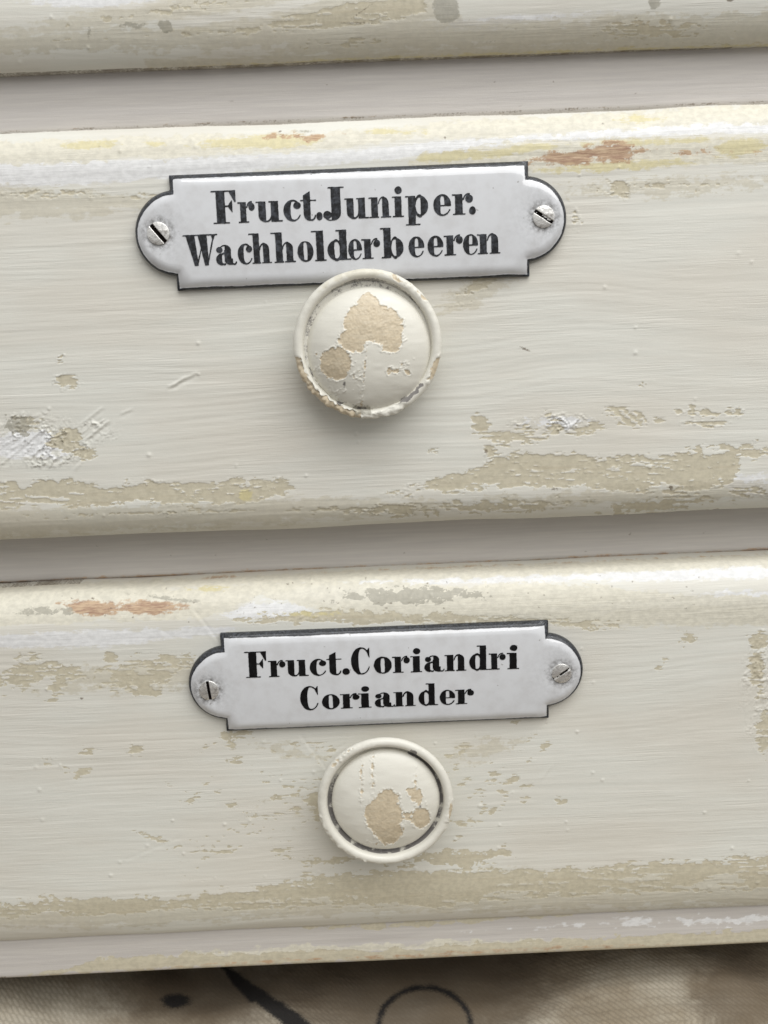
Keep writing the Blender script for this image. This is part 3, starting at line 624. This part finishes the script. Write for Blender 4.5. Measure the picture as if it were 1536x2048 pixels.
def g_W(x, y):
    v = Po(x, y, [(.16, 1.58), (.52, 0), (.70, 0), (.64, 1.58)]); v = Po(x, y, [(.52, 0), (.72, 0), (.60, 1.58), (.14, 1.58)])
    v = U(v, Po(x, y, [(1.04, 0), (1.24, 0), (1.22, 1.58), (.76, 1.58)])); v = U(v, Ln(x, y, .66, .03, .94, 1.0, HL)); v = U(v, Ln(x, y, 1.18, .03, 1.56, 1.5, HL))
    v = U(v, Bx(x, y, 0, 1.58-2*HL, 1.36, 1.58)); v = U(v, Bx(x, y, 1.36, 1.58-2*HL, 1.76, 1.58)); return U(v, Po(x, y, [(1.52, 1.2), (1.66, 1.58), (1.42, 1.58)])), 1.76
def g_dot(x, y): return El(x, y, .2, .18, .2, .2), .4
GL = {'i': g_i, 'l': g_l, 'n': g_n, 'h': g_h, 'u': g_u, 'r': g_r, 'o': g_o, 'e': g_e, 'c': g_c, 't': g_t, 'd': g_d, 'b': g_b, 'p': g_p, 'a': g_a, 'F': g_F, 'J': g_J, 'C': g_C, 'W': g_W, '.': g_dot}

def name_plate(parent, cxy, left, right, lines, inkm, rimw, label, slots, vpx):
    cx, cz = P(*cxy, -2.); lx, lz = P(*left, -2.); rx, rz = P(*right, -2.)
    L = math.hypot(rx-lx, rz-lz); tx, tz = (rx-lx)/L, (rz-lz)/L
    k = L/(2*(CC+CR)); B = lambda x, z: (cx+(x*tx-z*tz)*k, cz+(x*tz+z*tx)*k)
    inv = lambda X, Z: (((X-cx)*tx+(Z-cz)*tz)/k, (-(X-cx)*tz+(Z-cz)*tx)/k)
    scr = [(-CC-4.35+.0, 0.2), (CC+4.35, 0.2)]
    scr = [inv(*P(*s[0], -2.5)) for s in slots]
    x, z, tri = march(plate_sharp, -50, 50, -13.2, 13.2, .26)
    h = plate_h(x, z, scr)
    d = plate_sharp(x, z)
    jag = fbm(x*.3, z*.3, 2, 5)*.08
    w = rimw[0]+(rimw[1]-rimw[0])*ss(-2, 9, z)+jag*1.2
    h = h+.32*np.clip(1-np.abs(d-w*.5)/(w*.6), 0, 1)*(.6+jag*4)           # rolled dark rim stands a little proud
    sm = x*0
    for sx, sz in scr:
        q = np.hypot(x-sx, z-sz); sm = np.maximum(sm, np.exp(-((q-2.6)/1.3)**2)*1.3); sm = np.maximum(sm, np.exp(-(q/6.5)**2)*.4)
    X, Z = B(x, z); n = len(x)
    V = np.stack([X, -h*k, Z], 1)
    be = boundary(tri); ub, ib = np.unique(be.ravel(), return_inverse=True); ib = ib.reshape(-1, 2)
    Vb = V[ub].copy(); Vb[:, 1] = .3
    side = np.stack([be[:, 1], be[:, 0], ib[:, 0]+n], 1); side2 = np.stack([be[:, 1], ib[:, 0]+n, ib[:, 1]+n], 1)
    F = np.concatenate([tri, side, side2])
    rim = np.concatenate([d-w, np.full(len(ub), -1.)]); sm = np.concatenate([sm, np.zeros(len(ub))])
    pl = mesh_obj('name_plate', np.concatenate([V, Vb]), F, M_enamel, parent, {'rim': rim, 'grime': sm}, origin=(cx, 0, cz))
    pl['label'] = label
    # lettering, each printed letter a flat patch that follows the curved enamel
    for (b0, b1, xh, letters) in lines:
        vs, fs, nn = [], [], 0
        p0 = inv(*P(*b0, -3.2)); p1 = inv(*P(*b1, -3.2)); sl = (p1[1]-p0[1])/(p1[0]-p0[0]); an = math.atan(sl)
        for ch, xa, xb in letters:
            ya = b0[1]+(b1[1]-b0[1])*(xa-b0[0])/(b1[0]-b0[0]); yb = b0[1]+(b1[1]-b0[1])*(xb-b0[0])/(b1[0]-b0[0])
            qa = inv(*P(xa, ya, -3.2)); qb = inv(*P(xb, yb, -3.2)); fn = GL[ch]; wn = fn(np.zeros(1), np.zeros(1))[1]
            s = xh/vpx/k; sxw = math.hypot(qb[0]-qa[0], qb[1]-qa[1])/wn
            seed = int(xa)
            def F2(u, v, fn=fn, seed=seed): return fn(u, v)[0]+fbm(u*7, v*7, 2, seed)*.008
            gx, gy, tr = march(F2, -.1, wn+.12, -.52, 1.75, .028)
            bx = qa[0]+(gx*sxw)*math.cos(an)-gy*s*math.sin(an); bz = qa[1]+(gx*sxw)*math.sin(an)+gy*s*math.cos(an)
            hh = plate_h(bx, bz, scr)+.09
            X, Z = B(bx, bz); vs.append(np.stack([X, -hh*k, Z], 1)); fs.append(tr+nn); nn += len(gx)
        mesh_obj('lettering', np.concatenate(vs), np.concatenate(fs), inkm, pl, origin=(cx, 0, cz))
    # slotted screws
    for (sp, ang, rad, grime, swd), (sx, sz) in zip(slots, scr):
        X0, Z0 = B(sx, sz); base = (plate_h(np.array([sx]), np.array([sz]), scr)[0]+.28)*k; R = rad
        hs = .19; sw = swd; a = math.radians(ang)
        x, z, tri = march(lambda x, z: R-np.hypot(x, z), -R-.1, R+.1, -R-.1, R+.1, .07)
        u = -x*math.sin(a)+z*math.cos(a); r = np.hypot(x, z)
        hgt = .55*np.sqrt(np.clip(1-(r/(R*1.25))**2, 0, 1)); cut = ss(sw+.10, sw-.02, np.abs(u)); rag = fbm(x*1.5, z*1.5, 3, int(sp[0]))
        hgt = hgt+rag*.02; hgt = hgt*(1-cut)+cut*(.06)
        V = np.stack([X0+x, -(base+hgt), Z0+z], 1); be = boundary(tri); ub, ib = np.unique(be.ravel(), return_inverse=True); ib = ib.reshape(-1, 2); n = len(x)
        Vb = V[ub].copy(); Vb[:, 1] = -(base-.8)
        F = np.concatenate([tri, np.stack([be[:, 1], be[:, 0], ib[:, 0]+n], 1), np.stack([be[:, 1], ib[:, 0]+n, ib[:, 1]+n], 1)])
        ctr = np.abs(u)[tri].mean(1) < sw+.03; ragt = rag[tri].mean(1)
        fm = np.concatenate([(ctr & (ragt > -grime)).astype(int), np.zeros(len(be)*2, int)])
        mesh_obj('screw', np.concatenate([V, Vb]), F, [M_steel, M_slot], pl, origin=(X0, -base, Z0), fmat=fm)
    return pl

L1 = [((449, 446.5), (930, 428.5), 41.5, [('F', 424.6, 473.7), ('r', 477.6, 511), ('u', 512.8, 565.5), ('c', 568, 603), ('t', 602, 633), ('.', 633, 645.5), ('J', 647, 690), ('u', 690, 738), ('n', 739, 785), ('i', 785, 811.5), ('p', 811.5, 857), ('e', 867.5, 903), ('r', 906, 947), ('.', 938.5, 952)]),
      ((400, 531.5), (985, 506.8), 40.5, [('W', 369, 438.6), ('a', 432.7, 473.7), ('c', 476.7, 506), ('h', 500, 546), ('h', 544, 594), ('o', 596, 628), ('l', 624.5, 656), ('d', 656, 703), ('e', 697.5, 725), ('r', 725, 762), ('b', 763, 808), ('e', 818, 849.5), ('e', 856, 887.6), ('r', 889.5, 927), ('e', 927, 957), ('n', 956, 1004)])]
L2 = [((510, 1355.5), (1028, 1338.2), 36.3, [('F', 490, 534), ('r', 538, 572), ('u', 572, 618), ('c', 620, 653.5), ('t', 653.5, 683.4), ('.', 685, 700), ('C', 703, 741), ('o', 748, 784), ('r', 786, 820.6), ('i', 821, 848), ('a', 849, 889), ('n', 890, 935.7), ('d', 939, 980), ('r', 979, 1012), ('i', 1014, 1042)]),
      ((620, 1420.5), (930, 1408.8), 33.5, [('C', 601.6, 638), ('o', 644.7, 680), ('r', 682, 720), ('i', 717, 746.7), ('a', 750, 790), ('n', 788, 834), ('d', 837.6, 877), ('e', 880, 911), ('r', 912, 949)])]
name_plate(drawer2, (702.5, 452.5), (270, 467), (1134, 432), L1, M_ink1, (.6, .95), 'white enamel name plate with dark rim and two lines of black lettering about juniper', [((317, 467), -52, 2.5, 2, .40), ((1087, 433.5), -34, 2.45, .5, .36)], 9.3)
name_plate(drawer3, (772.5, 1355.5), (377, 1368), (1167, 1336), L2, M_ink2, (.6, 1.0), 'white enamel name plate with dark rim and two lines of black lettering about coriander', [((418, 1380), -84, 2.4, 2, .30), ((1123, 1346), 33, 2.4, .1, .22)], 8.85)

# ------------------------------------------------------------------ knobs
def lathe(prof, cx, y0, cz, nseg=360, wob=None):
    th = np.linspace(0, 2*math.pi, nseg, endpoint=False); prof = np.array(prof)
    T, K = np.meshgrid(th, np.arange(len(prof)), indexing='ij'); r = prof[K, 0]; h = prof[K, 1]
    return T, r, h, cx+r*np.cos(T), y0-h, cz+r*np.sin(T)
def refine(pts, step):
    out = [pts[0]]
    for a, b in zip(pts[:-1], pts[1:]):
        n = max(1, int(math.hypot(b[0]-a[0], b[1]-a[1])/step)); out += [(a[0]+(b[0]-a[0])*k/n, a[1]+(b[1]-a[1])*k/n) for k in range(1, n+1)]
    return out
def knob(parent, center, rpx, wear, seed, dome_r, dome_off, dome_h, label, gf=7.2):
    YF = -7.2                                                    # the rim's height above the drawer
    cx, cz = P(*center, YF-1); x1, _ = P(center[0]+rpx, center[1], YF-1); R = x1-cx
    # body: neck, back of the flange, rounded rim, groove floor
    pr = [(R*.52, -.5), (R*.50, 1.5), (R*.46, 4), (R*.55, 5.6), (R*.80, 6.4), (R*.93, 7.2)]
    rc = R-1.15
    pr += [(rc+1.15*math.cos(a), 9.0+1.15*math.sin(a)) for a in np.linspace(-.9, math.pi*.95, 22)]
    pr += [(rc-1.35, max(8.2, gf)), (rc-1.7, gf+.2), (dome_r-.8, gf), (dome_r*.8, gf)]
    pr = refine(pr, .3)
    T, r, h, X, Y, Z = lathe(pr, cx, 1.8, cz)
    def fields(X, Y, Z):
        px, py = proj(X, Y, Z); n = lambda sx, sy, o, s: fbm(px*sx, py*sy, o, s, .6); 
        f = wear(px, py, n); hi = fbm(px*.16, py*.2, 3, seed+40, .7); f['tan'] = f['tan']+hi*np.clip((f['tan']+14)/8, 0, 1)*3.2; return px, py, f
    px, py, f = fields(X, Y, Z)
    fine = fbm(X*1.2, Z*1.2, 3, seed); t = f['tan']
    d = fbm(X*.25, Z*.25, 3, seed+1)*.10+fine*.035-ss(-.5, 1.5, t+fine*2)*.22+np.exp(-((t+3)/2.2)**2)*np.clip(fine+.3, 0, 1)*.35
    d += f['crust']*(fbm(X*.9, Z*.9, 3, seed+3))*.55
    g = ((h > 5)*1.0); Y2 = Y-d*g*.7; rr = 1+d*g*.5/np.maximum(r, 1); X2 = cx+(X-cx)*rr; Z2 = cz+(Z-cz)*rr
    at = {k: np.clip(f[k], -40, 40) for k in FIELD}
    groove = (h < 8.8) & (h > 7.1) & (r < rc-.6)
    at['dirt'] = np.where(groove, np.maximum(at['dirt'], f['groove']), at['dirt'])
    V = np.stack([X2, Y2, Z2], -1).reshape(-1, 3)
    kn = mesh_obj('knob', V, grid_faces(360, len(pr), True)[:, ::-1], M_knob, parent, at, origin=(cx, 0, cz)); kn['label'] = label
    # dome
    ox, oz = dome_off; dr = dome_r
    qx, qz, tri = march(lambda x, z: dr-np.hypot(x, z), -dr-.3, dr+.3, -dr-.3, dr+.3, .17)
    r = np.hypot(qx, qz); q = np.clip(r/dr, 0, 1); h = 8.0+dome_h*(1-q**2.3)**.62; X = cx+ox+qx; Z = cz+oz+qz; Y = 1.8-h
    px, py, f = fields(X, Y, Z); fine = fbm(X*1.2, Z*1.2, 3, seed+5); t = f['tan']; rid = 1-np.abs(fbm(X*1.9, Z*1.9, 3, seed+8)); fine2 = fbm(X*2.6, Z*2.6, 2, seed+15)
    d = fbm(X*.12, Z*.3, 3, seed+6)*.10-ss(-.5, 1.5, t+fine*2)*(.16-rid**3*.05-fine2*.03)+np.exp(-((t+2.2)/1.6)**2)*np.clip(fine2+.35, 0, 1)*.16
    a = {k: np.clip(f[k], -40, 40) for k in FIELD}
    a['dirt'] = np.where(r > dr-.12, np.maximum(a['dirt'], f['groove']), a['dirt'])
    V = np.stack([X, Y-d, Z], 1); be = boundary(tri); ub, ib = np.unique(be.ravel(), return_inverse=True); ib = ib.reshape(-1, 2); nn = len(qx)
    Vb = V[ub].copy(); Vb[:, 1] = -5.0; Vb[:, 0] = cx+ox+(Vb[:, 0]-cx-ox)*.98; Vb[:, 2] = cz+oz+(Vb[:, 2]-cz-oz)*.98
    F = np.concatenate([tri, np.stack([be[:, 1], be[:, 0], ib[:, 0]+nn], 1), np.stack([be[:, 1], ib[:, 0]+nn, ib[:, 1]+nn], 1)])
    a = {k: np.concatenate([v, v[ub]]) for k, v in a.items()}
    mesh_obj('knob_dome', np.concatenate([V, Vb]), F, M_knob, kn, a, origin=(cx+ox, -8, cz+oz))
    return kn

def kb(px, py, X, Y): return X, Y
def wear_knob1(X, Y, n):
    mid = n(.07, .07, 4, 41); f = {k: X*0-30. for k in FIELD}
    K = lambda a, b: (560+a*360/1536., 510+b*360/1536.)
    def b_(a, b, rx, ry, rot=0): c = K(a, b); return blob(X, Y, c[0], c[1], rx*360/1536., ry*360/1536., rot)
    f['tan'] = umax(b_(800, 600, 250, 190, 10)+mid*5, b_(760, 430, 90, 100)+mid*5, b_(930, 700, 130, 130)+mid*5, b_(640, 720, 130, 110)+mid*6,
                    b_(980, 990, 60, 26)+mid*4-1, b_(1080, 1000, 36, 34)+mid*4-1, b_(1060, 930, 60, 26, -30)+mid*5-3)
    f['tan'] = np.minimum(f['tan'], -(b_(790, 790, 70, 60)+mid*5))
    f['tan'] = umax(f['tan'], b_(475, 925, 130, 142)+mid*3.5)
    cx, cy = 735., 684.; r = np.hypot(X-cx, Y-cy); a = np.degrees(np.arctan2(cy-Y, X-cx)) % 360
    arc = lambda a0, a1: np.minimum(ss(a0-4, a0+4, a), ss(a1+4, a1-4, a))
    rimw = arc(192, 262)*np.clip((r-139), -5, 12)+(1-arc(190, 268))*-20; f['tan'] = umax(f['tan'], rimw+mid*4)
    f['tan'] = umax(f['tan'], blob(X, Y, 872, 735, 9, 24, 22)+mid*2, blob(X, Y, 800, 562, 26, 7, 25)+mid*8-3, blob(X, Y, 845, 592, 14, 6, 50)+mid*7-3)
    f['cream'] = arc(60, 140)*np.clip(8-np.abs(r-140), -8, 8)-(1-arc(60, 140))*20+mid*8-3
    gr = np.maximum(arc(52, 128), .0); gr = np.maximum(gr, arc(140, 215)); gr = np.maximum(gr, arc(8, 48)*.5); gr = np.maximum(gr, arc(285, 320)*.9)
    f['groove'] = gr*5-5.6+mid*2.5
    f['grey'] = arc(255, 275)*np.clip(8-np.abs(r-138), -8, 8)-(1-arc(255, 275))*20+mid*6
    f['dirt'] = umax(arc(296, 325)*(4.0-np.abs(r-137-mid*5))-(1-arc(296, 325))*20+mid*2, arc(240, 272)*(1.6-np.abs(r-131-mid*8))-(1-arc(240, 272))*20+mid*3, b_(548, 1100, 6, 14)+1, arc(30, 128)*(1.2-np.abs(r-122-4*np.sin(np.radians(a))))-(1-arc(30, 128))*20+mid*1.5, blob(X, Y, 876, 741, 2, 16, 15)-0.5)
    f['crust'] = arc(195, 300)*ss(120, 128, r)
    return f
def wear_knob2(X, Y, n):
    mid = n(.07, .07, 4, 51); f = {k: X*0-30. for k in FIELD}; s = 340/1536.
    def b_(a, b, rx, ry, rot=0): return blob(X, Y, 600+a*s, 1440+b*s, rx*s, ry*s, rot)
    f['tan'] = umax(b_(755, 860, 165, 180)+mid*3, b_(790, 720, 100, 90)+mid*4, b_(800, 1010, 130, 100, -20)+mid*5, b_(1095, 890, 85, 85)+mid*3.5, b_(1050, 680, 110, 90, 50)+mid*9-8, b_(960, 850, 90, 60)+mid*9-7, b_(700, 1110, 80, 22, -15)+mid*4-1,
                    b_(1360, 850, 24, 100, 8)+mid*2-1)
    for (a, b) in ((555, 450), (562, 560), (560, 650), (655, 400), (652, 500), (660, 580), (1040, 560), (1045, 620)): f['tan'] = umax(f['tan'], b_(a, b, 8, 40, 4)+mid*1.5-.4)
    cx, cy = 771., 1602.; r = np.hypot(X-cx, (Y-cy)*1.06); a = np.degrees(np.arctan2(cy-Y, X-cx)) % 360
    arc = lambda a0, a1: np.minimum(ss(a0-3, a0+3, a), ss(a1+3, a1-3, a))
    gr = np.maximum(arc(150, 340)*1.0, np.maximum(arc(335, 372)*.9, arc(-5, 66)*.95)); gr = np.maximum(gr, arc(340, 360)); gr = np.maximum(gr, ss(5, 0, a))
    f['groove'] = gr*6-4.2+mid*3.5
    f['tan'] = umax(f['tan'], arc(120, 150)*(2-np.abs(r-130+mid*3))-(1-arc(120, 150))*20+mid*5-2, arc(190, 260)*(r-137.5)-(1-arc(190, 260))*20+mid*2)
    f['dirt'] = umax(arc(55, 66)*(3.5-np.abs(r-118))-(1-arc(55, 66))*20+mid*3, b_(1085, 780, 6, 6)+1)
    f['crust'] = arc(200, 270)*ss(130, 136, r)*.5
    return f
knob(drawer2, (735, 690), 149, wear_knob1, 61, 14.2, (.35, -1.15), 5.2, 'round cream knob with flaking paint and large bare patches on its dome', gf=8.3)
knob(drawer3, (771, 1606), 136, wear_knob2, 71, 13.45, (.1, .0), 3.8, 'round cream knob with a dark groove around its dome and one bare patch')

# ------------------------------------------------------------------ cloth under the cabinet, floor
xs = np.arange(-135, 135.1, .3); ys = np.arange(-70, 120, .5)
ys = np.concatenate([np.arange(-110, -5, 2.0), np.arange(-5, 70, .3), np.arange(75, 290, 4.0)])
X, Yc = np.meshgrid(xs, ys, indexing='ij')
hump = 9*np.exp(-((X+118)/38)**2-((Yc-18)/60)**2)+5*np.exp(-((X-70)/34)**2-((Yc-30)/50)**2)
Zc = FLZ+2+hump+fbm(X*.018, Yc*.02, 3, 90)*3.5+1.0*fbm(X*.07+Yc*.02, Yc*.05, 2, 91)
vv = (Yc+X*.08+fbm(X*.03, Yc*.03, 2, 97)*1.5)/3.0; rowk = np.floor(vv); row = np.abs(np.sin(math.pi*vv))
weave = (.5+.5*np.sin(2*math.pi*(X*.62+Yc*.42)+rowk*1.3))*(row**.5)
weave = weave*(.4+.6*ss(-.5, .4, fbm(X*.04, Yc*.04, 3, 93)))
Zc = Zc+weave*.17*(.6+.8*fbm(X*.5, Yc*.5, 2, 98))
px, py = proj(X, Yc, Zc); mid = fbm(px*.05, py*.09, 4, 95)
def seg(x0, y0, x1, y1, w0, w1):
    L = math.hypot(x1-x0, y1-y0); t = np.clip(((px-x0)*(x1-x0)+(py-y0)*(y1-y0))/L/L, -.0, 1.3); return w0+(w1-w0)*t-np.hypot(px-x0-t*(x1-x0), py-y0-t*(y1-y0))
mark = umax(seg(440, 1925, 490, 1975, 6, 13), seg(490, 1972, 560, 2022, 13, 16), seg(555, 2018, 620, 2072, 16, 22), blob(px, py, 352, 2002, 25, 13)+1,
            5.0-np.abs(np.hypot((px-849)/92., (py-2052)/77.)-1)*80, blob(px, py, 2, 2, 1, 1))+mid*2
brown_patch = umax(blob(px, py, 420, 1985, 190, 70), blob(px, py, 800, 1980, 330, 110), blob(px, py, 1480, 1990, 100, 90))-4+mid*14  # broad dark brown patches mixed into the cloth colour
V = np.stack([X, Yc, Zc], -1).reshape(-1, 3)
cl = mesh_obj('cloth', V, grid_faces(len(xs), len(ys)), M_cloth, None, {'mark': np.clip(mark, -60, 60), 'brown_patch': brown_patch, 'weave': weave}, origin=(0, 20, FLZ+2))
sol = cl.modifiers.new('thickness', 'SOLIDIFY'); sol.thickness = .0008; sol.offset = -1
tag(cl, 'twill cloth with dark brown patches, black painted ring and stroke, lying in shade below the cabinet', 'cloth')
fl = mesh_obj('floor', [(-1500, -1500, FLZ-4), (1500, -1500, FLZ-4), (1500, 1500, FLZ-4), (-1500, 1500, FLZ-4)], [(0, 1, 2, 3)], M_floor, None, smooth=False, origin=(0, 0, FLZ-4))
tag(fl, kind='structure')
